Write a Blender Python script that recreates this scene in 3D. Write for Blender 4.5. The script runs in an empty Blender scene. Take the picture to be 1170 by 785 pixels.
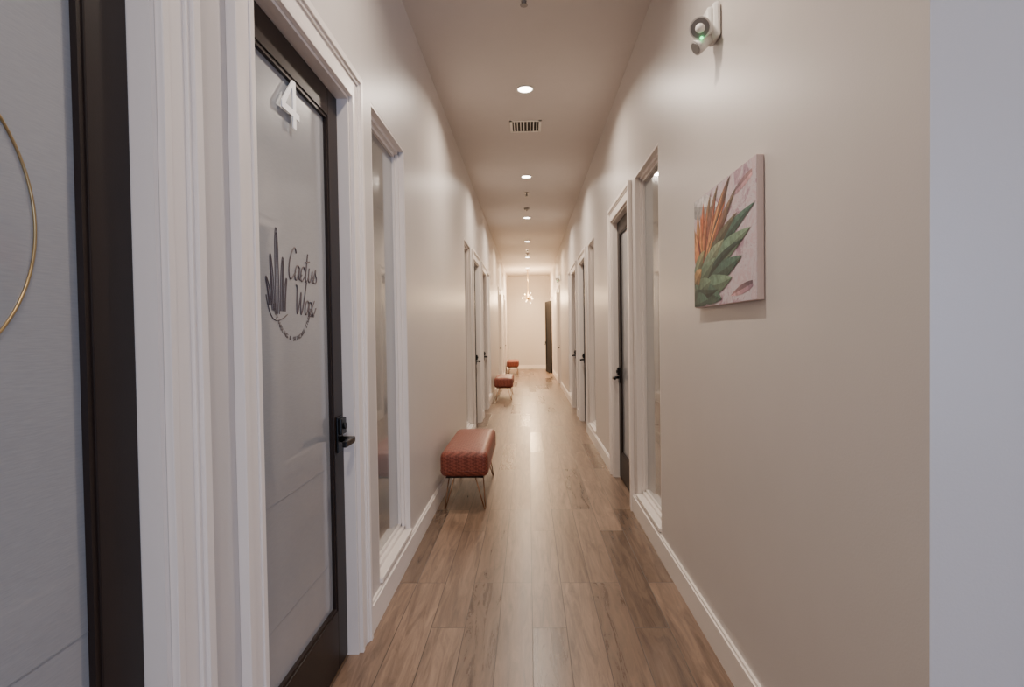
import bpy, bmesh, math, random
from mathutils import Vector, Matrix
random.seed(7)
S = bpy.context.scene
COL = S.collection
F = 650.0
CAMH = 1.31
DL, DR = 0.71, 0.75
H = 3.25
YEND = 20.0
YCOR = 1.085      # outside corner of right wall
YBACK = -4.0
XLOB = 4.5
WT = 0.15

# ------------------------------------------------------------ materials
def new_mat(name):
    m = bpy.data.materials.new(name); m.use_nodes = True
    nt = m.node_tree; b = nt.nodes['Principled BSDF']
    return m, nt, b
def mat(name, col, rough=0.5, metal=0.0, var=0.04, nscale=6.0, bump=0.0, bscale=200.0, coat=0.0, emit=None, estr=0.0, spec=0.5):
    m, nt, b = new_mat(name)
    L = nt.links
    tc = nt.nodes.new('ShaderNodeTexCoord')
    no = nt.nodes.new('ShaderNodeTexNoise'); no.inputs['Scale'].default_value = nscale
    L.new(tc.outputs['Object'], no.inputs['Vector'])
    mx = nt.nodes.new('ShaderNodeMix'); mx.data_type = 'RGBA'
    c1 = [max(0, c*(1-var)) for c in col]+[1]; c2 = [min(1, c*(1+var)) for c in col]+[1]
    mx.inputs[6].default_value = c1; mx.inputs[7].default_value = c2
    L.new(no.outputs['Fac'], mx.inputs[0]); L.new(mx.outputs[2], b.inputs['Base Color'])
    b.inputs['Roughness'].default_value = rough; b.inputs['Metallic'].default_value = metal
    b.inputs['Coat Weight'].default_value = coat
    b.inputs['Specular IOR Level'].default_value = spec
    if bump > 0:
        n2 = nt.nodes.new('ShaderNodeTexNoise'); n2.inputs['Scale'].default_value = bscale
        L.new(tc.outputs['Object'], n2.inputs['Vector'])
        bp = nt.nodes.new('ShaderNodeBump'); bp.inputs['Strength'].default_value = bump; bp.inputs['Distance'].default_value = 0.002
        L.new(n2.outputs['Fac'], bp.inputs['Height']); L.new(bp.outputs['Normal'], b.inputs['Normal'])
    if emit:
        b.inputs['Emission Color'].default_value = (*emit, 1); b.inputs['Emission Strength'].default_value = estr
    return m
M_WALL = mat('wall_paint', (0.60, 0.553, 0.518), 0.38, bump=0.12, bscale=180, var=0.02, spec=0.5)
M_CEIL = mat('ceiling_paint', (0.65, 0.60, 0.565), 0.8, bump=0.1, var=0.02)
M_TRIM = mat('trim_paint', (0.83, 0.76, 0.705), 0.35, var=0.015)
M_DARK = mat('dark_bronze_frame', (0.020, 0.013, 0.011), 0.42, var=0.15, bump=0.05, spec=.25)
M_BLK = mat('black_metal', (0.012, 0.012, 0.013), 0.35, metal=0.6)
M_DOORBLK = mat('dark_door_panel', (0.006, 0.005, 0.005), 0.6, spec=.15)
M_WHITE = mat('white_plastic', (0.82, 0.80, 0.76), 0.4)
M_SIGN = mat('white_sign', (0.95, 0.95, 0.95), 0.4)
M_GOLD = mat('brass', (0.46, 0.33, 0.16), 0.35, metal=0.9)
M_COPPER = mat('copper_rod', (0.36, 0.19, 0.11), 0.35, metal=0.9)
M_INK = mat('vinyl_ink', (0.09, 0.065, 0.065), 0.5)
M_LENS = mat('lamp_lens', (1, .93, .85), 0.4, emit=(1, .92, .80), estr=16)
M_LED = mat('green_led', (.1, .9, .2), 0.4, emit=(.1, 1, .3), estr=4)
M_BULB = mat('bulb_glass', (1, .9, .8), 0.1, emit=(1, .80, .52), estr=6)
M_GREY = mat('grey_metal', (0.3, 0.29, 0.28), 0.4, metal=0.5)
M_CANVAS_EDGE = mat('canvas_edge', (0.66, 0.54, 0.52), 0.8, bump=0.3)
M_VENT_SHADE = mat('vent_painted_shade', (0.03, 0.028, 0.026), 0.9)  # near-black sheet painting in the shade behind the grille slats

def frosted(name, c1, c2, rough, coat):
    m, nt, b = new_mat(name); L = nt.links
    tc = nt.nodes.new('ShaderNodeTexCoord')
    mp = nt.nodes.new('ShaderNodeMapping'); mp.inputs['Scale'].default_value = (8, 30, 380)
    no = nt.nodes.new('ShaderNodeTexNoise'); no.inputs['Scale'].default_value = 1.0; no.inputs['Detail'].default_value = 4
    L.new(tc.outputs['Object'], mp.inputs[0]); L.new(mp.outputs[0], no.inputs['Vector'])
    n2 = nt.nodes.new('ShaderNodeTexNoise'); n2.inputs['Scale'].default_value = 1.6
    L.new(tc.outputs['Object'], n2.inputs['Vector'])
    ad = nt.nodes.new('ShaderNodeMath'); ad.operation = 'MULTIPLY_ADD'
    L.new(no.outputs['Fac'], ad.inputs[0]); ad.inputs[1].default_value = 0.45
    L.new(n2.outputs['Fac'], ad.inputs[2])
    mx = nt.nodes.new('ShaderNodeMix'); mx.data_type = 'RGBA'
    mx.inputs[6].default_value = (*c1, 1); mx.inputs[7].default_value = (*c2, 1)
    L.new(ad.outputs[0], mx.inputs[0]); L.new(mx.outputs[2], b.inputs['Base Color'])
    b.inputs['Roughness'].default_value = rough
    b.inputs['Coat Weight'].default_value = coat; b.inputs['Coat Roughness'].default_value = 0.03
    bp = nt.nodes.new('ShaderNodeBump'); bp.inputs['Strength'].default_value = 0.2; bp.inputs['Distance'].default_value = 0.001
    L.new(no.outputs['Fac'], bp.inputs['Height']); L.new(bp.outputs['Normal'], b.inputs['Normal'])
    return m
M_FROST = frosted('frosted_film_glass', (0.18, 0.19, 0.205), (0.34, 0.35, 0.365), .30, .8)
M_SEAM = mat('film_seam', (.24, .25, .26), .4)
M_FROSTW = frosted('window_film_glass', (0.09, 0.105, 0.11), (0.22, 0.235, 0.23), .15, 1.0)

def floor_mat():
    m, nt, b = new_mat('oak_plank_floor'); L = nt.links
    tc = nt.nodes.new('ShaderNodeTexCoord')
    sp = nt.nodes.new('ShaderNodeSeparateXYZ'); L.new(tc.outputs['Object'], sp.inputs[0])
    cb = nt.nodes.new('ShaderNodeCombineXYZ')
    ax = nt.nodes.new('ShaderNodeMath'); ax.operation = 'ADD'; ax.inputs[1].default_value = 30.0
    ay = nt.nodes.new('ShaderNodeMath'); ay.operation = 'ADD'; ay.inputs[1].default_value = 10.8
    L.new(sp.outputs['Y'], ax.inputs[0]); L.new(sp.outputs['X'], ay.inputs[0])
    L.new(ax.outputs[0], cb.inputs[0]); L.new(ay.outputs[0], cb.inputs[1])
    br = nt.nodes.new('ShaderNodeTexBrick')
    br.offset = 0.37; br.offset_frequency = 3; br.squash = 1
    br.inputs['Scale'].default_value = 1.0
    br.inputs['Brick Width'].default_value = 1.22; br.inputs['Row Height'].default_value = 0.15
    br.inputs['Mortar Size'].default_value = 0.0018; br.inputs['Mortar Smooth'].default_value = 0.3
    br.inputs['Color1'].default_value = (0, 0, 0, 1); br.inputs['Color2'].default_value = (1, 1, 1, 1)
    br.inputs['Mortar'].default_value = (0.5, 0.5, 0.5, 1)
    L.new(cb.outputs[0], br.inputs['Vector'])
    mp = nt.nodes.new('ShaderNodeMapping'); mp.inputs['Scale'].default_value = (26, 2.4, 1)
    L.new(tc.outputs['Object'], mp.inputs[0])
    vm = nt.nodes.new('ShaderNodeVectorMath'); vm.operation = 'MULTIPLY_ADD'
    L.new(br.outputs['Color'], vm.inputs[0]); vm.inputs[1].default_value = (13, 17, 5); L.new(mp.outputs[0], vm.inputs[2])
    g = nt.nodes.new('ShaderNodeTexNoise'); g.inputs['Scale'].default_value = 1.0; g.inputs['Detail'].default_value = 9; g.inputs['Roughness'].default_value = .7; g.inputs['Distortion'].default_value = 0.9
    L.new(vm.outputs[0], g.inputs['Vector'])
    r = nt.nodes.new('ShaderNodeValToRGB')
    r.color_ramp.elements[0].position = 0.30; r.color_ramp.elements[0].color = (0.080, 0.047, 0.031, 1)
    r.color_ramp.elements[1].position = 0.70; r.color_ramp.elements[1].color = (0.285, 0.188, 0.127, 1)
    L.new(g.outputs['Fac'], r.inputs[0])
    mr = nt.nodes.new('ShaderNodeMapRange'); mr.inputs['To Min'].default_value = 0.72; mr.inputs['To Max'].default_value = 1.26
    L.new(br.outputs['Color'], mr.inputs['Value'])
    mu = nt.nodes.new('ShaderNodeVectorMath'); mu.operation = 'SCALE'
    L.new(r.outputs[0], mu.inputs[0]); L.new(mr.outputs[0], mu.inputs['Scale'])
    mx = nt.nodes.new('ShaderNodeMix'); mx.data_type = 'RGBA'
    L.new(br.outputs['Fac'], mx.inputs[0]); L.new(mu.outputs[0], mx.inputs[6]); mx.inputs[7].default_value = (0.03, 0.018, 0.012, 1)
    L.new(mx.outputs[2], b.inputs['Base Color'])
    b.inputs['Specular IOR Level'].default_value = .5
    rr = nt.nodes.new('ShaderNodeMapRange'); rr.inputs['To Min'].default_value = 0.19; rr.inputs['To Max'].default_value = 0.29
    L.new(g.outputs['Fac'], rr.inputs['Value'])
    ra = nt.nodes.new('ShaderNodeMath'); ra.operation = 'MULTIPLY_ADD'; ra.inputs[1].default_value = .14
    L.new(br.outputs['Color'], ra.inputs[0]); L.new(rr.outputs[0], ra.inputs[2]); L.new(ra.outputs[0], b.inputs['Roughness'])
    iv = nt.nodes.new('ShaderNodeMath'); iv.operation = 'MULTIPLY_ADD'; iv.inputs[1].default_value = -1.0
    L.new(br.outputs['Fac'], iv.inputs[0]); 
    gs = nt.nodes.new('ShaderNodeMath'); gs.operation = 'MULTIPLY'; gs.inputs[1].default_value = 0.2
    L.new(g.outputs['Fac'], gs.inputs[0]); L.new(gs.outputs[0], iv.inputs[2])
    bp = nt.nodes.new('ShaderNodeBump'); bp.inputs['Strength'].default_value = 0.3; bp.inputs['Distance'].default_value = 0.002
    L.new(iv.outputs[0], bp.inputs['Height']); L.new(bp.outputs['Normal'], b.inputs['Normal'])
    return m
M_FLOOR = floor_mat()

def leather_mat():
    m, nt, b = new_mat('terracotta_woven_leather'); L = nt.links
    tc = nt.nodes.new('ShaderNodeTexCoord')
    mp = nt.nodes.new('ShaderNodeMapping'); mp.inputs['Rotation'].default_value = (0.6, 0.6, 0.785)
    L.new(tc.outputs['Object'], mp.inputs[0])
    ck = nt.nodes.new('ShaderNodeTexChecker'); ck.inputs['Scale'].default_value = 55
    L.new(mp.outputs[0], ck.inputs['Vector'])
    no = nt.nodes.new('ShaderNodeTexNoise'); no.inputs['Scale'].default_value = 40
    L.new(tc.outputs['Object'], no.inputs['Vector'])
    mx = nt.nodes.new('ShaderNodeMix'); mx.data_type = 'RGBA'
    mx.inputs[6].default_value = (0.16, 0.034, 0.020, 1); mx.inputs[7].default_value = (0.27, 0.068, 0.040, 1)
    L.new(ck.outputs['Fac'], mx.inputs[0])
    L.new(mx.outputs[2], b.inputs['Base Color'])
    b.inputs['Roughness'].default_value = 0.42
    ad = nt.nodes.new('ShaderNodeMath'); ad.operation = 'ADD'
    L.new(ck.outputs['Fac'], ad.inputs[0]); L.new(no.outputs['Fac'], ad.inputs[1])
    bp = nt.nodes.new('ShaderNodeBump'); bp.inputs['Strength'].default_value = 0.6; bp.inputs['Distance'].default_value = 0.004
    L.new(ad.outputs[0], bp.inputs['Height']); L.new(bp.outputs['Normal'], b.inputs['Normal'])
    return m
M_LEATHER = leather_mat()

def canvas_mat():
    m, nt, b = new_mat('painted_canvas'); L = nt.links
    tc = nt.nodes.new('ShaderNodeTexCoord')
    no = nt.nodes.new('ShaderNodeTexNoise'); no.inputs['Scale'].default_value = 11; no.inputs['Detail'].default_value = 8; no.inputs['Distortion'].default_value = 0.6
    no.inputs['Roughness'].default_value = .75
    L.new(tc.outputs['Object'], no.inputs['Vector'])
    r = nt.nodes.new('ShaderNodeValToRGB'); cr = r.color_ramp
    cr.elements[0].position = 0.32; cr.elements[0].color = (0.22, 0.14, 0.19, 1)
    cr.elements[1].position = 0.72; cr.elements[1].color = (0.70, 0.64, 0.64, 1)
    e = cr.elements.new(0.42); e.color = (0.44, 0.28, 0.33, 1)
    e = cr.elements.new(0.49); e.color = (0.60, 0.54, 0.56, 1)
    e = cr.elements.new(0.57); e.color = (0.56, 0.40, 0.43, 1)
    L.new(no.outputs['Fac'], r.inputs[0]); L.new(r.outputs[0], b.inputs['Base Color'])
    b.inputs['Roughness'].default_value = 0.6
    return m
M_CANVAS = canvas_mat()
def leaf_mat():
    m, nt, b = new_mat('painted_leaf'); L = nt.links
    at = nt.nodes.new('ShaderNodeVertexColor'); at.layer_name = 'Col'
    tc = nt.nodes.new('ShaderNodeTexCoord')
    no = nt.nodes.new('ShaderNodeTexNoise'); no.inputs['Scale'].default_value = 40; no.inputs['Detail'].default_value = 6
    L.new(tc.outputs['Object'], no.inputs['Vector'])
    mr = nt.nodes.new('ShaderNodeMapRange'); mr.inputs['To Min'].default_value = .1; mr.inputs['To Max'].default_value = 1.8
    L.new(no.outputs['Fac'], mr.inputs['Value'])
    mu = nt.nodes.new('ShaderNodeVectorMath'); mu.operation = 'SCALE'
    L.new(at.outputs['Color'], mu.inputs[0]); L.new(mr.outputs[0], mu.inputs['Scale'])
    L.new(mu.outputs[0], b.inputs['Base Color']); b.inputs['Roughness'].default_value = 0.55
    return m
M_LEAF = leaf_mat()

# ------------------------------------------------------------ mesh builder
class MB:
    def __init__(s, name, mats):
        s.name = name; s.mats = mats; s.bm = bmesh.new()
    def box(s, a, b, m=0, bev=0.0):
        a = Vector(a); b = Vector(b)
        lo = Vector([min(a[i], b[i]) for i in range(3)]); hi = Vector([max(a[i], b[i]) for i in range(3)])
        r = bmesh.ops.create_cube(s.bm, size=1.0)
        vs = r['verts']
        for v in vs:
            v.co = Vector([lo[i] + (v.co[i]+0.5)*(hi[i]-lo[i]) for i in range(3)])
        fs = set(f for v in vs for f in v.link_faces)
        for f in fs: f.material_index = m
        if bev > 0:
            es = list(set(e for v in vs for e in v.link_edges))
            r = bmesh.ops.bevel(s.bm, geom=es, offset=bev, segments=2, affect='EDGES', profile=0.5)
            for f in r['faces']: f.material_index = m
        return s
    def prism(s, pts, x0, x1, m=0):   # polygon in (y,z), extruded along x
        A = [s.bm.verts.new((x0, p[0], p[1])) for p in pts]; B = [s.bm.verts.new((x1, p[0], p[1])) for p in pts]
        fs = [s.bm.faces.new(A), s.bm.faces.new(B[::-1])]
        for i in range(len(pts)):
            j = (i+1) % len(pts); fs.append(s.bm.faces.new((A[i], B[i], B[j], A[j])))
        for f in fs: f.material_index = m
    def rod(s, p, q, r, m=0, seg=12, r2=None):
        p = Vector(p); q = Vector(q); d = q-p
        M = Matrix.Translation((p+q)/2) @ d.to_track_quat('Z', 'Y').to_matrix().to_4x4()
        o = bmesh.ops.create_cone(s.bm, cap_ends=True, segments=seg, radius1=r, radius2=(r if r2 is None else r2), depth=d.length, matrix=M)
        for f in set(f for v in o['verts'] for f in v.link_faces):
            f.material_index = m
            if len(f.verts) == 4: f.smooth = True
    def ball(s, c, r, m=0, sc=(1, 1, 1), seg=20):
        M = Matrix.Translation(c) @ Matrix.Diagonal((*sc, 1))
        o = bmesh.ops.create_uvsphere(s.bm, u_segments=seg, v_segments=seg//2, radius=r, matrix=M)
        for f in set(f for v in o['verts'] for f in v.link_faces): f.material_index = m; f.smooth = True
    def ring(s, c, R, r, axis='Z', m=0, seg=48, rs=8):
        vs = []
        for i in range(seg):
            a = 2*math.pi*i/seg; row = []
            for j in range(rs):
                b = 2*math.pi*j/rs
                x = (R+r*math.cos(b))*math.cos(a); y = (R+r*math.cos(b))*math.sin(a); z = r*math.sin(b)
                p = Vector((x, y, z)) if axis == 'Z' else (Vector((z, x, y)) if axis == 'X' else Vector((x, z, y)))
                row.append(s.bm.verts.new(Vector(c)+p))
            vs.append(row)
        for i in range(seg):
            for j in range(rs):
                f = s.bm.faces.new((vs[i][j], vs[(i+1) % seg][j], vs[(i+1) % seg][(j+1) % rs], vs[i][(j+1) % rs]))
                f.material_index = m; f.smooth = True
    def done(s, parent=None, recalc=True):
        if recalc: bmesh.ops.recalc_face_normals(s.bm, faces=s.bm.faces[:])
        me = bpy.data.meshes.new(s.name); s.bm.to_mesh(me); s.bm.free()
        for m in s.mats: me.materials.append(m)
        o = bpy.data.objects.new(s.name, me); COL.objects.link(o)
        if parent: o.parent = parent
        return o
def empty(name, loc=(0, 0, 0)):
    e = bpy.data.objects.new(name, None); e.location = loc; e.empty_display_size = .1; COL.objects.link(e); return e

# ------------------------------------------------------------ layout
ZD = 2.265      # door opening top
ZW0, ZW1 = 0.14, 2.375
LEFT = [('door', 0.17, 1.085), ('door', 1.462, 2.29), ('window', 2.61, 3.32),
        ('window', 6.4, 7.1), ('door', 7.35, 8.2), ('door', 8.75, 9.6), ('window', 9.95, 10.6),
        ('door', 13.6, 14.45), ('window', 14.8, 15.5), ('door', 16.6, 17.45)]
RIGHT = [('window', 3.27, 4.0), ('door', 4.22, 5.08),
         ('window', 6.45, 7.1), ('door', 7.4, 8.25), ('door', 8.85, 9.7), ('window', 10.0, 10.65),
         ('door', 13.4, 14.25), ('window', 14.6, 15.3), ('door', 17.6, 18.5)]
CW = 0.115     # casing width
def build_wall(name, s, D, y0, y1, ops):
    mb = MB(name, [M_WALL])
    y = y0
    x0, x1 = s*D, s*(D+WT)
    for k, a, b in ops:
        mb.box((x0, y, 0), (x1, a, H))
        if k == 'door': mb.box((x0, a, ZD), (x1, b, H))
        else:
            mb.box((x0, a, 0), (x1, b, ZW0)); mb.box((x0, a, ZW1), (x1, b, H))
        y = b
    mb.box((x0, y, 0), (x1, y1, H))
    return mb.done()
build_wall('wall_left', -1, DL, YBACK, YEND, LEFT)
build_wall('wall_right', 1, DR, YCOR, YEND, RIGHT)
MB('wall_return', [M_WALL]).box((DR+WT, YCOR, 0), (XLOB, YCOR+WT, H)).done()
MB('wall_end', [M_WALL]).box((-DL-WT, YEND, 0), (DR+WT, YEND+.15, H)).done()
MB('wall_lobby_side', [M_WALL]).box((XLOB, YBACK, 0), (XLOB+.15, YCOR+WT, H)).done()
mb = MB('wall_lobby_back', [M_WALL])
WX0 = 2.0
mb.box((-DL-WT, YBACK-.15, 0), (WX0, YBACK, H)); mb.box((4.2, YBACK-.15, 0), (XLOB+.15, YBACK, H))
mb.box((WX0, YBACK-.15, 0), (4.2, YBACK, 0.3)); mb.box((WX0, YBACK-.15, 2.8), (4.2, YBACK, H)); mb.done()
mb = MB('window_lobby', [M_DARK])
for x in (WX0, 3.07, 4.14): mb.box((x, YBACK-.11, .3), (x+.06, YBACK-.05, 2.8))
mb.box((WX0, YBACK-.11, .3), (4.2, YBACK-.05, .36)); mb.box((WX0, YBACK-.11, 2.74), (4.2, YBACK-.05, 2.8)); mb.done()
MB('floor', [M_FLOOR]).box((-DL-WT, YBACK-.15, -.1), (XLOB+.15, YEND+.15, 0)).done()
MB('ceiling', [M_CEIL]).box((-DL-WT, YBACK-.15, H), (XLOB+.15, YEND+.15, H+.1)).done()

def base(name, s, D, y0, y1, ops):
    mb = MB(name, [M_TRIM]); y = y0
    cuts = [(a-CW, b+CW) for k, a, b in ops if k == 'door']
    for a, b in cuts:
        if a-y > 0.02: seg(mb, s, D, y, a)
        y = b
    seg(mb, s, D, y, y1)
    return mb.done()
def seg(mb, s, D, a, b):
    mb.box((s*D, a, 0), (s*(D-.016), b, .118))
    mb.box((s*D, a, .118), (s*(D-.010), b, .13))
base('baseboard_left', -1, DL, YBACK, YEND, LEFT)
base('baseboard_right', 1, DR, YCOR, YEND, RIGHT)
mb = MB('baseboard_end', [M_TRIM]); mb.box((-DL+.016, YEND, 0), (DR-.016, YEND-.016, .13)); mb.done()
mb = MB('baseboard_return', [M_TRIM]); mb.box((DR, YCOR, 0), (XLOB, YCOR-.016, .13)); mb.done()

def casing(n, s, D, a, b):
    mb = MB('trim_%d' % n, [M_TRIM])
    def U(w0, w1, t):
        x0, x1 = s*D, s*(D-t)
        mb.box((x0, a-w1, 0), (x1, a-w0, ZD+w1), bev=.002)
        mb.box((x0, b+w0, 0), (x1, b+w1, ZD+w1), bev=.002)
        mb.box((x0, a-w0, ZD+w0), (x1, b+w0, ZD+w1), bev=.002)
    U(0.0, .022, .016); U(.022, .075, .011); U(.075, .088, .018); U(.088, CW, .026)
    x0, x1 = s*(D+.001), s*(D+WT)
    mb.box((x0, a, 0), (x1, a+.012, ZD)); mb.box((x0, b-.012, 0), (x1, b, ZD)); mb.box((x0, a+.012, ZD-.012), (x1, b-.012, ZD))
    return mb.done()
def handle(mb, s, x, y, dirn):
    z = .915
    mb.box((x, y-.033, z-.07), (x-s*.008, y+.033, z+.07), 0, .003)
    mb.box((x-s*.006, y-.03, z+.0), (x-s*.022, y+.03, z+.065), 0, .004)
    mb.rod((x-s*.004, y, z-.02), (x-s*.062, y, z-.02), .012)
    mb.box((x-s*.05, y-.014, z-.032), (x-s*.068, y+dirn*.115, z-.008), 0, .004)
    mb.rod((x-s*.02, y, z+.033), (x-s*.03, y, z+.033), .013)
RC = 0.045
def door(n, s, D, a, b, far_lever=True, dark=False):
    a2, b2 = a+.014, b-.014
    mb = MB('door_%d' % n, [M_DOORBLK if dark else M_DARK, M_DOORBLK if dark else M_FROST, M_BLK])
    x0, x1 = s*(D+RC), s*(D+RC+.044)
    zt = ZD-.014; z0 = .008
    sw = .105
    mb.box((x0, a2, z0), (x1, a2+sw, zt), 0, .002); mb.box((x0, b2-sw, z0), (x1, b2, zt), 0, .002)
    mb.box((x0, a2+sw, z0), (x1, b2-sw, .235), 0, .002); mb.box((x0, a2+sw, zt-.105), (x1, b2-sw, zt), 0, .002)
    ya, yb, za, zb = a2+sw, b2-sw, .235, zt-.105
    xb0, xb1 = s*(D+RC+.004), s*(D+RC+.03)
    mb.box((xb0, ya, za), (xb1, ya+.012, zb)); mb.box((xb0, yb-.012, za), (xb1, yb, zb))
    mb.box((xb0, ya+.012, za), (xb1, yb-.012, za+.012)); mb.box((xb0, ya+.012, zb-.012), (xb1, yb-.012, zb))
    mb.box((s*(D+RC+.016), ya+.011, za+.011), (s*(D+RC+.028), yb-.011, zb-.011), 1)
    o = mb.done()
    hb = MB('lever_handle', [M_BLK]); handle(hb, s, x0, b2-.055 if far_lever else a2+.055, -1 if far_lever else 1)
    hb.done(parent=o)
    return o
def window(n, s, D, a, b):
    mb = MB('window_%d' % n, [M_TRIM, M_FROSTW])
    t = .014
    x0, x1 = s*(D+.001), s*(D+WT)
    mb.box((x0, a, ZW0), (x1, a+t, ZW1)); mb.box((x0, b-t, ZW0), (x1, b, ZW1))
    mb.box((x0, a+t, ZW1-t), (x1, b-t, ZW1)); mb.box((s*(D-.012), a+t, ZW0), (x1, b-t, ZW0+.022), 0, .003)
    for w, xa, xb in ((.034, D+.030, D+.10), (.052, D+.048, D+.09)):
        A, B, Z0, Z1 = a+t, b-t, ZW0+.022, ZW1-t
        mb.box((s*xa, A, Z0), (s*xb, A+w-t, Z1)); mb.box((s*xa, B-w+t, Z0), (s*xb, B, Z1))
        mb.box((s*xa, A, Z1-w+t), (s*xb, B, Z1)); mb.box((s*xa, A, Z0), (s*xb, B, Z0+w-t))
    mb.box((s*(D+.062), a+.03, ZW0+.03), (s*(D+.072), b-.03, ZW1-.03), 1)
    return mb.done()
n = 0; doors = []
for s, D, ops in ((-1, DL, LEFT), (1, DR, RIGHT)):
    for k, a, b in ops:
        n += 1
        if k == 'door':
            casing(n, s, D, a, b)
            op = (s == 1 and a > 17)
            o = door(n, s, D, a, b, far_lever=not (s == -1 and a < 1), dark=op)
            if op:   # leaf hinged at the near jamb, swung a little into the corridor
                o.matrix_world = Matrix.Translation(Vector((D-.045, a+.01, 0))) @ Matrix.Rotation(math.radians(9), 4, 'Z') @ Matrix.Translation(-Vector((D+RC+.022, a+.014, 0)))
            doors.append(o)
        else: window(n, s, D, a, b)
d1, d4 = doors[0], doors[1]

mb = MB('wall_room_beyond', [M_WALL]); mb.box((DR+WT+.6, 17.3, 0), (DR+WT+.7, 18.8, 2.6)); mb.box((DR+WT, 17.3, 0), (DR+WT+.6, 17.4, 2.6)); mb.box((DR+WT, 18.7, 0), (DR+WT+.6, 18.8, 2.6)); mb.box((DR+WT, 17.3, 2.6), (DR+WT+.7, 18.8, 2.7)); mb.done()
MB('floor_room_beyond', [M_FLOOR]).box((DR+WT+.0, 17.4, 0.0), (DR+WT+.6, 18.7, .004)).done()

# ------------------------------------------------------------ door graphics
XG = -(DL+RC+.0155)
RT = Matrix(((0, 0, 1, 0), (1, 0, 0, 0), (0, 1, 0, 0), (0, 0, 0, 1)))
def text(name, body, y, z, size, m, parent, ext=.0006, rot=0.0, xo=0.0, offset=0.0):
    c = bpy.data.curves.new(name, 'FONT'); c.body = body; c.size = size; c.extrude = ext; c.align_x = 'CENTER'; c.offset = offset
    c.materials.append(m)
    o = bpy.data.objects.new(name, c); COL.objects.link(o)
    o.parent = parent
    o.matrix_world = Matrix.Translation((XG+xo, y, z)) @ RT @ Matrix.Rotation(rot, 4, 'Z')
    return o
def strokes(name, lines, m, parent, bev=.002, xo=.0005):
    c = bpy.data.curves.new(name, 'CURVE'); c.dimensions = '3D'; c.bevel_depth = bev; c.bevel_resolution = 1; c.resolution_u = 6
    for pts in lines:
        sp = c.splines.new('NURBS'); sp.points.add(len(pts)-1)
        for p, q in zip(sp.points, pts): p.co = (XG+xo, q[0], q[1], 1)
        sp.order_u = 3; sp.use_endpoint_u = True
    c.materials.append(m)
    o = bpy.data.objects.new(name, c); COL.objects.link(o); o.parent = parent; return o
# bold number 4
mb = MB('number_sign', [M_SIGN])
ny, nz, w4, h4 = 1.765, 1.985, .135, .155
Q = lambda u, v: (ny+u*w4, nz+v*h4)
xa, xb = XG+.010, XG+.014
mb.prism([Q(.62, 0), Q(.80, 0), Q(.80, 1), Q(.62, 1)], xa, xb)
mb.prism([Q(0, .24), Q(.62, .24), Q(.62, .38), Q(0, .38)], xa, xb)
mb.prism([Q(.80, .24), Q(1, .24), Q(1, .38), Q(.80, .38)], xa, xb)
mb.prism([Q(0, .38), Q(.20, .38), Q(.62, .86), Q(.62, 1)], xa, xb)
mb.rod((XG, ny+.7*w4, nz+.3*h4), (xa, ny+.7*w4, nz+.3*h4), .004)
mb.done(parent=d4)
G = {'C': ([[(1.3, 1.8), (1.1, 2.3), (.5, 1.9), (.05, 1.0), (.2, .0), (.7, -.1), (1.35, .5)]], 1.15),
     'a': ([[(.9, .8), (.6, 1.1), (.1, .7), (.1, .0), (.5, -.1), (.8, .5), (.95, 1.0), (.85, .2), (1.1, -.1), (1.4, .4)]], 1.1),
     'c': ([[(.9, .7), (.7, 1.1), (.15, .8), (.1, .0), (.5, -.1), (1.0, .4)]], .85),
     't': ([[(.45, 2.0), (.3, 1.0), (.2, .0), (.5, -.1), (.9, .4)], [(-.05, 1.35), (.9, 1.5)]], .75),
     'u': ([[(.15, 1), (.0, .1), (.35, -.1), (.7, .4), (.85, 1), (.8, .1), (1.05, -.1), (1.3, .4)]], 1.1),
     's': ([[(.0, .3), (.5, 1.2), (.35, .7), (.8, .3), (.5, -.15), (.0, .1)]], .8),
     'W': ([[(-.1, 2.0), (.2, 2.2), (.25, .6), (.45, -.3), (.9, 1.0), (1.05, 1.8), (1.05, .4), (1.3, -.3), (1.8, 1.2), (2.1, 2.5)]], 1.9),
     'x': ([[(.0, .9), (.35, 1.0), (.6, .0), (1.0, -.1), (1.4, .5)], [(1.0, 1.05), (.0, -.15)]], 1.0)}
def script(word, y0, z0, sc, ys=1.0):
    ls = []; x = 0
    for ch in word:
        g, adv = G[ch]
        for l in g: ls.append([(y0+(x+p[0]+p[1]*.18)*sc*ys, z0+p[1]*sc) for p in l])
        x += adv
    return ls
strokes('logo_lettering', script('Cactus', 1.81, 1.495, .048, .90)+script('Wax', 1.86, 1.382, .046, .90), M_INK, d4, .0024)
cact = []
def arm(y, z, h, w, lean=0):
    y += .030
    cact.append([(y-w, z), (y-w+lean*.3, z+h*.6), (y-w*.7+lean, z+h), (y+lean, z+h*1.08), (y+w*.7+lean, z+h), (y+w+lean*.3, z+h*.6), (y+w, z)])
    cact.append([(y, z), (y+lean*.5, z+h*.6), (y+lean, z+h)])
arm(1.70, 1.375, .25, .012); arm(1.672, 1.385, .16, .009, -.014); arm(1.730, 1.385, .16, .009, .014)
arm(1.650, 1.40, .08, .008, -.022); arm(1.748, 1.385, .10, .008, .02)
cact.append([(1.655, 1.43), (1.67, 1.375), (1.73, 1.345), (1.80, 1.375)])
strokes('logo_cactus', cact, M_INK, d4, .0015)
msg = 'BODY WAXING & SKINCARE STUDIO'
cy, cz, R = 1.85, 1.445, .155
for i, ch in enumerate(msg):
    a = math.radians(-163 + 143*i/(len(msg)-1))
    if ch == ' ': continue
    text('arc_letter', ch, cy+R*math.cos(a), cz+R*math.sin(a), .021, M_INK, d4, rot=a+math.pi/2, xo=.0005, ext=.0003)
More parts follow.
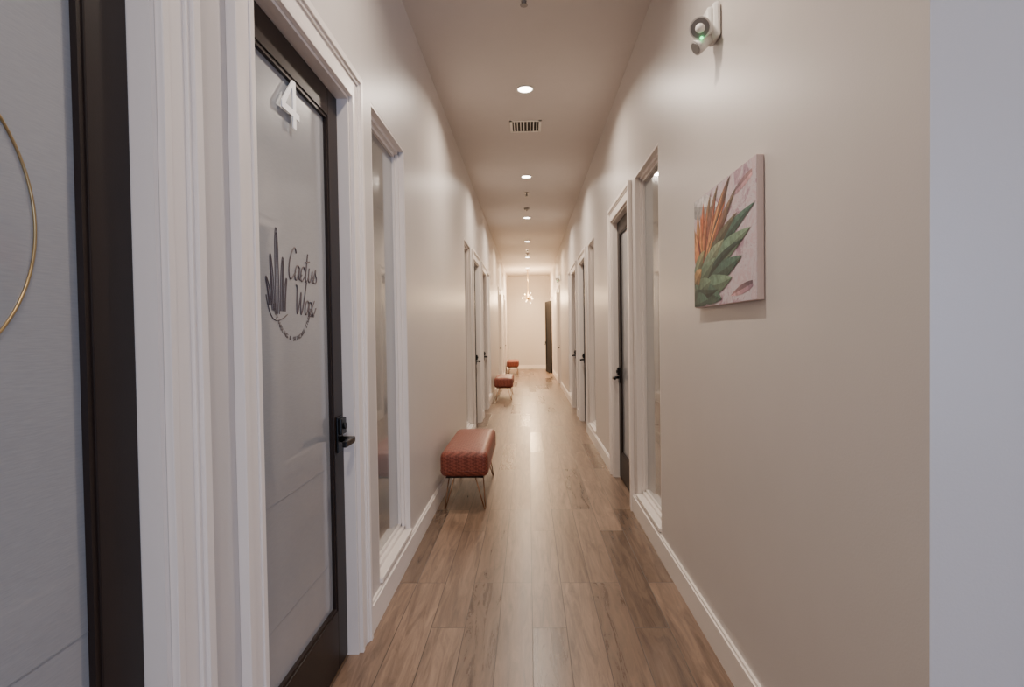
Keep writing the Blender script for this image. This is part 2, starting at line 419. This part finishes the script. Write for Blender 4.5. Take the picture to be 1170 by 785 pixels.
text('logo_caption', 'STUDIO', 2.0, 1.372, .016, M_INK, d4, xo=.0005)
mb = MB('gold_ring', [M_GOLD]); mb.ring((XG+.001, .632, 1.485), .24, .0022, 'X', seg=96); mb.done(parent=d1)
for dd, ya, yb in ((d1, .30, .955), (d4, 1.62, 2.16)):
    mb = MB('film_seam', [M_SEAM])
    for z in (.43, .80): mb.box((XG, ya, z), (XG+.0005, yb, z+.0015))
    mb.done(parent=dd)

# ------------------------------------------------------------ benches
def bench(y0, y1):
    x0, x1 = -.665, -.31
    zc0, zc1 = .245, .425
    e = empty('upholstered_bench', ((x0+x1)/2, (y0+y1)/2, 0))
    bm = bmesh.new(); bmesh.ops.create_cube(bm, size=1)
    for v in bm.verts: v.co = Vector((v.co.x*(x1-x0), v.co.y*(y1-y0), zc0+(v.co.z+.5)*(zc1-zc0)))
    bmesh.ops.bevel(bm, geom=bm.edges[:], offset=.045, segments=5, affect='EDGES', profile=.55)
    bmesh.ops.subdivide_edges(bm, edges=[ed for ed in bm.edges if ed.calc_length() > .2], cuts=10, use_grid_fill=True)
    for v in bm.verts:
        fx = 1-(2*v.co.x/(x1-x0))**2; fy = 1-(2*v.co.y/(y1-y0))**2
        if v.co.z > zc1-.03: v.co.z += .022*max(0, fx)**.5*max(0, fy)**.5
    for f in bm.faces: f.smooth = True
    me = bpy.data.meshes.new('cushion'); bm.to_mesh(me); bm.free(); me.materials.append(M_LEATHER)
    c = bpy.data.objects.new('cushion', me); COL.objects.link(c); c.parent = e
    w, l = (x1-x0)/2, (y1-y0)/2
    mb = MB('welt_piping', [M_LEATHER])
    for z in (zc0+.045,):
        r = .045; pts = []
        for cx, cy2, a0 in ((w-r, l-r, 0), (-w+r, l-r, 90), (-w+r, -l+r, 180), (w-r, -l+r, 270)):
            for k in range(7):
                a = math.radians(a0+15*k); pts.append(Vector((cx+r*math.cos(a), cy2+r*math.sin(a), z)))
        for i in range(len(pts)): mb.rod(pts[i], pts[(i+1) % len(pts)], .004, seg=8)
    mb.done(parent=e)
    mb = MB('base_board', [M_BLK]); mb.box((-w+.04, -l+.04, zc0-.012), (w-.04, l-.04, zc0+.01)); mb.done(parent=e)
    mb = MB('hairpin_legs', [M_COPPER])
    for sx in (-1, 1):
        for sy in (-1, 1):
            ft = Vector((sx*(w-.03), sy*(l-.035), .008)); zt = zc0-.01
            t1 = Vector((sx*(w-.05), sy*(l-.16), zt)); t2 = Vector((sx*(w-.10), sy*(l-.06), zt))
            off = (t2-t1).normalized()*.008
            mb.rod(t1, ft-off, .0045); mb.rod(t2, ft+off, .0045); mb.rod(ft-off, ft+off, .0045)
            mb.ball(ft, .008)
            mb.box((min(t1.x, t2.x)-.015, min(t1.y, t2.y)-.015, zt-.004), (max(t1.x, t2.x)+.015, max(t1.y, t2.y)+.015, zt))
    mb.done(parent=e)
bench(4.14, 5.18); bench(10.8, 11.8); bench(17.0, 18.0)

# ------------------------------------------------------------ painting
PY0, PY1, PZ0, PZ1 = 1.825, 2.50, 1.40, 1.86
PD = .024
xs = DR-PD
e = empty('canvas_painting', (DR, (PY0+PY1)/2, (PZ0+PZ1)/2))
def rel(p): return (p[0]-DR, p[1]-(PY0+PY1)/2, p[2]-(PZ0+PZ1)/2)
mb = MB('stretched_canvas', [M_CANVAS_EDGE, M_CANVAS])
mb.box(rel((xs, PY0, PZ0)), rel((DR-.001, PY1, PZ1)), 0, .003)
mb.box(rel((xs-.0008, PY0+.002, PZ0+.002)), rel((xs+.001, PY1-.002, PZ1-.002)), 1)
mb.done(parent=e)
PW, PH = PY1-PY0, PZ1-PZ0
bm = bmesh.new(); cl = bm.loops.layers.float_color.new('Col')
layer = [0]
def leaf(b, t, w, c0, c1, bend=0.0):
    layer[0] += 1
    x = xs-.0012-.00006*layer[0]
    B = Vector((b[0]*PW, b[1]*PH)); T = Vector((t[0]*PW, t[1]*PH)); d = T-B; nrm = Vector((-d.y, d.x)).normalized()
    K = 18; rows = []
    for i in range(K+1):
        q = i/K
        ww = w*PW*(math.sin(math.pi*min(1, q*.80+.20))**.9)*(1 if q < 1 else 0)
        c = B+d*q+nrm*bend*math.sin(math.pi*q)*PW
        row = []
        for kk in (-1, 0, 1):
            p = c+nrm*ww*kk*.5
            u = min(max(p.x, .004), PW-.004); v = min(max(p.y, .004), PH-.004)
            row.append(bm.verts.new(rel((x, PY1-u, PZ0+v))))
        rows.append(row)
    for i in range(K):
        for kk in (0, 1):
            f = bm.faces.new((rows[i][kk], rows[i+1][kk], rows[i+1][kk+1], rows[i][kk+1]))
            for lp, q in zip(f.loops, (i/K, (i+1)/K, (i+1)/K, i/K)):
                col = [c0[j]*(1-q)+c1[j]*q for j in range(3)]
                side = .6 if kk == 0 else 1.2
                lp[cl] = (col[0]*side, col[1]*side, col[2]*side, 1)
DG = (.02, .045, .035); TG = (.07, .15, .11); LG = (.18, .27, .17); OR = (.60, .17, .06); RD = (.34, .06, .045); YE = (.60, .32, .12); PK = (.60, .33, .33); WH = (.7, .62, .6); PU = (.20, .12, .17)
GY = (.42, .42, .42); BK = (.06, .045, .04); OL = (.15, .12, .07)
leaf((-.1, .98), (.5, .8), .16, GY, WH); leaf((.95, .9), (.65, .82), .05, PK, PU)
leaf((.95, .12), (.65, .06), .05, PU, PK)
# warm fan of long pointed leaves
leaf((.12, .30), (-.04, .80), .12, RD, YE); leaf((.15, .3), (.08, .86), .12, OR, YE, .02)
leaf((.18, .3), (.20, .93), .12, RD, OR, .02); leaf((.2, .3), (.33, .97), .12, OR, OL, .02)
leaf((.2, .3), (.46, 1.0), .11, RD, OL, .03); leaf((.16, .3), (.14, .85), .05, YE, OR)
leaf((.22, .3), (.66, 1.0), .12, OR, BK, .03); leaf((.22, .32), (.42, .90), .05, YE, RD); leaf((.2, .32), (.27, .85), .04, BK, OR)
leaf((.2, .3), (.56, .92), .04, OR, YE, .02); leaf((.2, .3), (.74, .86), .09, RD, OL, .02); leaf((.2, .3), (.05, .7), .04, BK, RD)
leaf((.2, .3), (.48, .76), .06, OL, BK, .0); leaf((.2, .3), (.60, .84), .03, YE, OR, .02)
# cool green leaves
leaf((.18, .22), (.99, .68), .10, DG, TG, .05); leaf((.18, .25), (.93, .52), .13, TG, LG, .02)
leaf((.15, .22), (.82, .34), .13, DG, TG, -.01); leaf((.15, .25), (.76, .68), .09, DG, OL, .03)
leaf((.1, .2), (.68, .20), .13, TG, LG, -.02); leaf((.2, .22), (.84, .46), .05, DG, DG, .03)
leaf((.1, .22), (.56, .52), .11, TG, (.3, .33, .2), .02); leaf((.05, .2), (.42, .40), .10, DG, LG)
leaf((.05, .18), (.52, .05), .14, DG, TG); leaf((.02, .3), (.22, .50), .11, TG, (.35, .3, .14))
leaf((.0, .12), (.34, .22), .13, DG, LG); leaf((.05, .15), (.46, .13), .05, DG, DG, -.02)
leaf((-.02, .02), (.28, .06), .14, DG, TG); leaf((-.02, .20), (.16, .34), .12, DG, YE); leaf((-.03, .1), (.10, .20), .10, BK, TG)
me = bpy.data.meshes.new('painted_succulent'); bm.to_mesh(me); bm.free(); me.materials.append(M_LEAF)
o = bpy.data.objects.new('painted_succulent', me); COL.objects.link(o); o.parent = e

# ------------------------------------------------------------ emergency light units on right wall
def emlight(y, z):
    e = empty('emergency_light', (DR-.002, y, z))
    mb = MB('housing', [M_WHITE]); mb.box((-.03, -.05, -.05), (0, .05, .085), 0, .014)
    mb.box((-.05, -.04, -.03), (-.02, .04, .07), 0, .012); mb.done(parent=e)
    mb = MB('lamp_head', [M_WHITE, M_GREY, M_LENS])
    c = Vector((-.072, -.03, -.005)); d = Vector((-.35, -.75, -.55)).normalized()
    mb.rod((-.03, -.005, .02), c, .016)
    mb.rod(c-d*.035, c+d*.03, .030, 0, 28, .040); mb.rod(c+d*.03, c+d*.033, .034, 1, 28); mb.ball(c+d*.030, .018, 0)
    c2 = Vector((-.07, -.01, -.065)); d2 = Vector((-.7, -.1, -.5)).normalized()
    mb.rod((-.025, 0, -.03), c2, .020); mb.rod(c2-d2*.025, c2+d2*.022, .022, 0, 24, .028); mb.rod(c2+d2*.022, c2+d2*.025, .022, 1, 24)
    mb.done(parent=e)
    mb = MB('status_led', [M_LED]); mb.ball((-.075, -.045, -.055), .006); mb.done(parent=e)
emlight(2.25, 2.47); emlight(13.0, 2.50)

# ------------------------------------------------------------ ceiling fixtures
LY = [-3.1, -.55, 2.02, 4.59, 7.16, 9.73, 12.3, 14.9, 17.4]  # row carried on behind the camera; nearest unseen one added to warm the casings
for i, y in enumerate(LY):
    e = empty('recessed_downlight', (0.0, y, H))
    mb = MB('trim_ring', [M_WHITE]); mb.ring((0, 0, -.002), .064, .008, 'Z'); mb.rod((0, 0, -.004), (0, 0, 0), .066, 0, 40); mb.done(parent=e)
    mb = MB('lens', [M_LENS]); mb.rod((0, 0, -.007), (0, 0, -.004), .054, 0, 40); mb.done(parent=e)
    ld = bpy.data.lights.new('lamp', 'AREA'); ld.shape = 'DISK'; ld.size = .106
    ld.energy = {-3.1: 12, -.55: 28, 2.02: 26, 4.59: 31, 7.16: 35, 9.73: 38, 12.3: 46, 14.9: 70, 17.4: 105}[y]
    ld.color = (1, .86, .73) if y < 12 else (1, .77, .53); ld.spread = math.radians(155)
    lo = bpy.data.objects.new('lamp', ld); COL.objects.link(lo); lo.location = (0, 0, -.012); lo.parent = e
def vent(y):
    e = empty('air_vent', (0.0, y, H))
    mb = MB('grille', [M_WHITE, M_VENT_SHADE])
    W_, L_ = .145, .15
    mb.box((-W_, -L_, -.006), (W_, -L_+.022, 0)); mb.box((-W_, L_-.022, -.006), (W_, L_, 0))
    mb.box((-W_, -L_, -.006), (-W_+.022, L_, 0)); mb.box((W_-.022, -L_, -.006), (W_, L_, 0))
    mb.box((-W_+.022, -L_+.022, -.0015), (W_-.022, L_-.022, -.0005), 1)
    for k in range(8):
        x = -W_+.039+k*.030
        mb.box((x-.004, -L_+.02, -.006), (x+.004, L_-.02, -.001))
    mb.done(parent=e)
vent(5.42)
for y in (3.33, 8.0, 13.5):
    e = empty('fire_sprinkler', (0.0, y, H))
    mb = MB('sprinkler_head', [M_GREY]); mb.rod((0, 0, -.006), (0, 0, 0), .035, 0, 24); mb.rod((0, 0, -.05), (0, 0, 0), .010)
    mb.rod((0, 0, -.056), (0, 0, -.052), .022, 0, 16); mb.rod((.014, 0, -.03), (.006, 0, -.054), .003); mb.rod((-.014, 0, -.03), (-.006, 0, -.054), .003); mb.done(parent=e)
for y in (9.0, 14.2):
    e = empty('smoke_detector', (0.0, y, H)); mb = MB('detector_body', [M_GREY]); mb.rod((0, 0, -.03), (0, 0, 0), .035, 0, 28, .045); mb.ball((0, 0, -.03), .016); mb.done(parent=e)

# sputnik chandelier
PYc = 17.9; zc = 2.36
e = empty('sputnik_chandelier', (0.0, PYc, zc))
mb = MB('canopy_and_stem', [M_GOLD]); mb.rod((0, 0, H-zc-.03), (0, 0, H-zc), .06, 0, 24); mb.rod((0, 0, 0), (0, 0, H-zc-.02), .010); mb.ball((0, 0, 0), .06); mb.done(parent=e)
mb = MB('arms', [M_GOLD]); mg = MB('globe_bulbs', [M_BULB])
k = 9
for i in range(k):
    zz = 1-2*(i+.5)/k; rr = math.sqrt(1-zz*zz); a = i*2.39996
    d = Vector((rr*math.cos(a), rr*math.sin(a), zz))*.75
    mb.rod((0, 0, 0), d*.2, .008); mb.rod(d*.18, d*.215, .014); mg.ball(d*.235, .016, seg=14)
mb.done(parent=e); mg.done(parent=e)
pl = bpy.data.lights.new('bulb_lamp', 'POINT'); pl.energy = 240; pl.color = (1, .69, .39); pl.shadow_soft_size = .18
po = bpy.data.objects.new('bulb_lamp', pl); COL.objects.link(po); po.parent = e; po.location = (0, 0, 0)

e = empty('light_switch', (1.19, YCOR, 1.10))
mb = MB('switch_plate', [M_WHITE, M_GREY]); mb.box((-.038, -.006, -.06), (.038, 0, .06), 0, .002); mb.box((-.016, -.010, -.033), (.016, -.005, .033), 0, .002); mb.done(parent=e)

# ------------------------------------------------------------ daylight through the lobby window
wl = bpy.data.lights.new('daylight', 'AREA'); wl.shape = 'RECTANGLE'; wl.size = 2.1; wl.size_y = 2.4; wl.energy = 160; wl.color = (.50, .66, 1.0)
wo = bpy.data.objects.new('daylight', wl); COL.objects.link(wo); wo.location = (3.1, YBACK-.2, 1.55)
wo.rotation_euler = (math.radians(90), 0, 0)
w = bpy.data.worlds.new('sky'); S.world = w; w.use_nodes = True
w.node_tree.nodes['Background'].inputs[0].default_value = (.6, .72, 1, 1); w.node_tree.nodes['Background'].inputs[1].default_value = .6

# ------------------------------------------------------------ camera
cd = bpy.data.cameras.new('camera'); cam = bpy.data.objects.new('camera', cd); COL.objects.link(cam)
cd.sensor_fit = 'HORIZONTAL'; cd.sensor_width = 36; cd.lens = 36*F/1170; cd.clip_start = .02
yaw = math.atan(19/F); pitch = math.atan(13.5/F); roll = math.radians(-.84)
cam.matrix_world = Matrix.Translation((0, 0, CAMH)) @ Matrix.Rotation(yaw, 4, 'Z') @ Matrix.Rotation(math.pi/2-pitch, 4, 'X') @ Matrix.Rotation(roll, 4, 'Z')
S.camera = cam
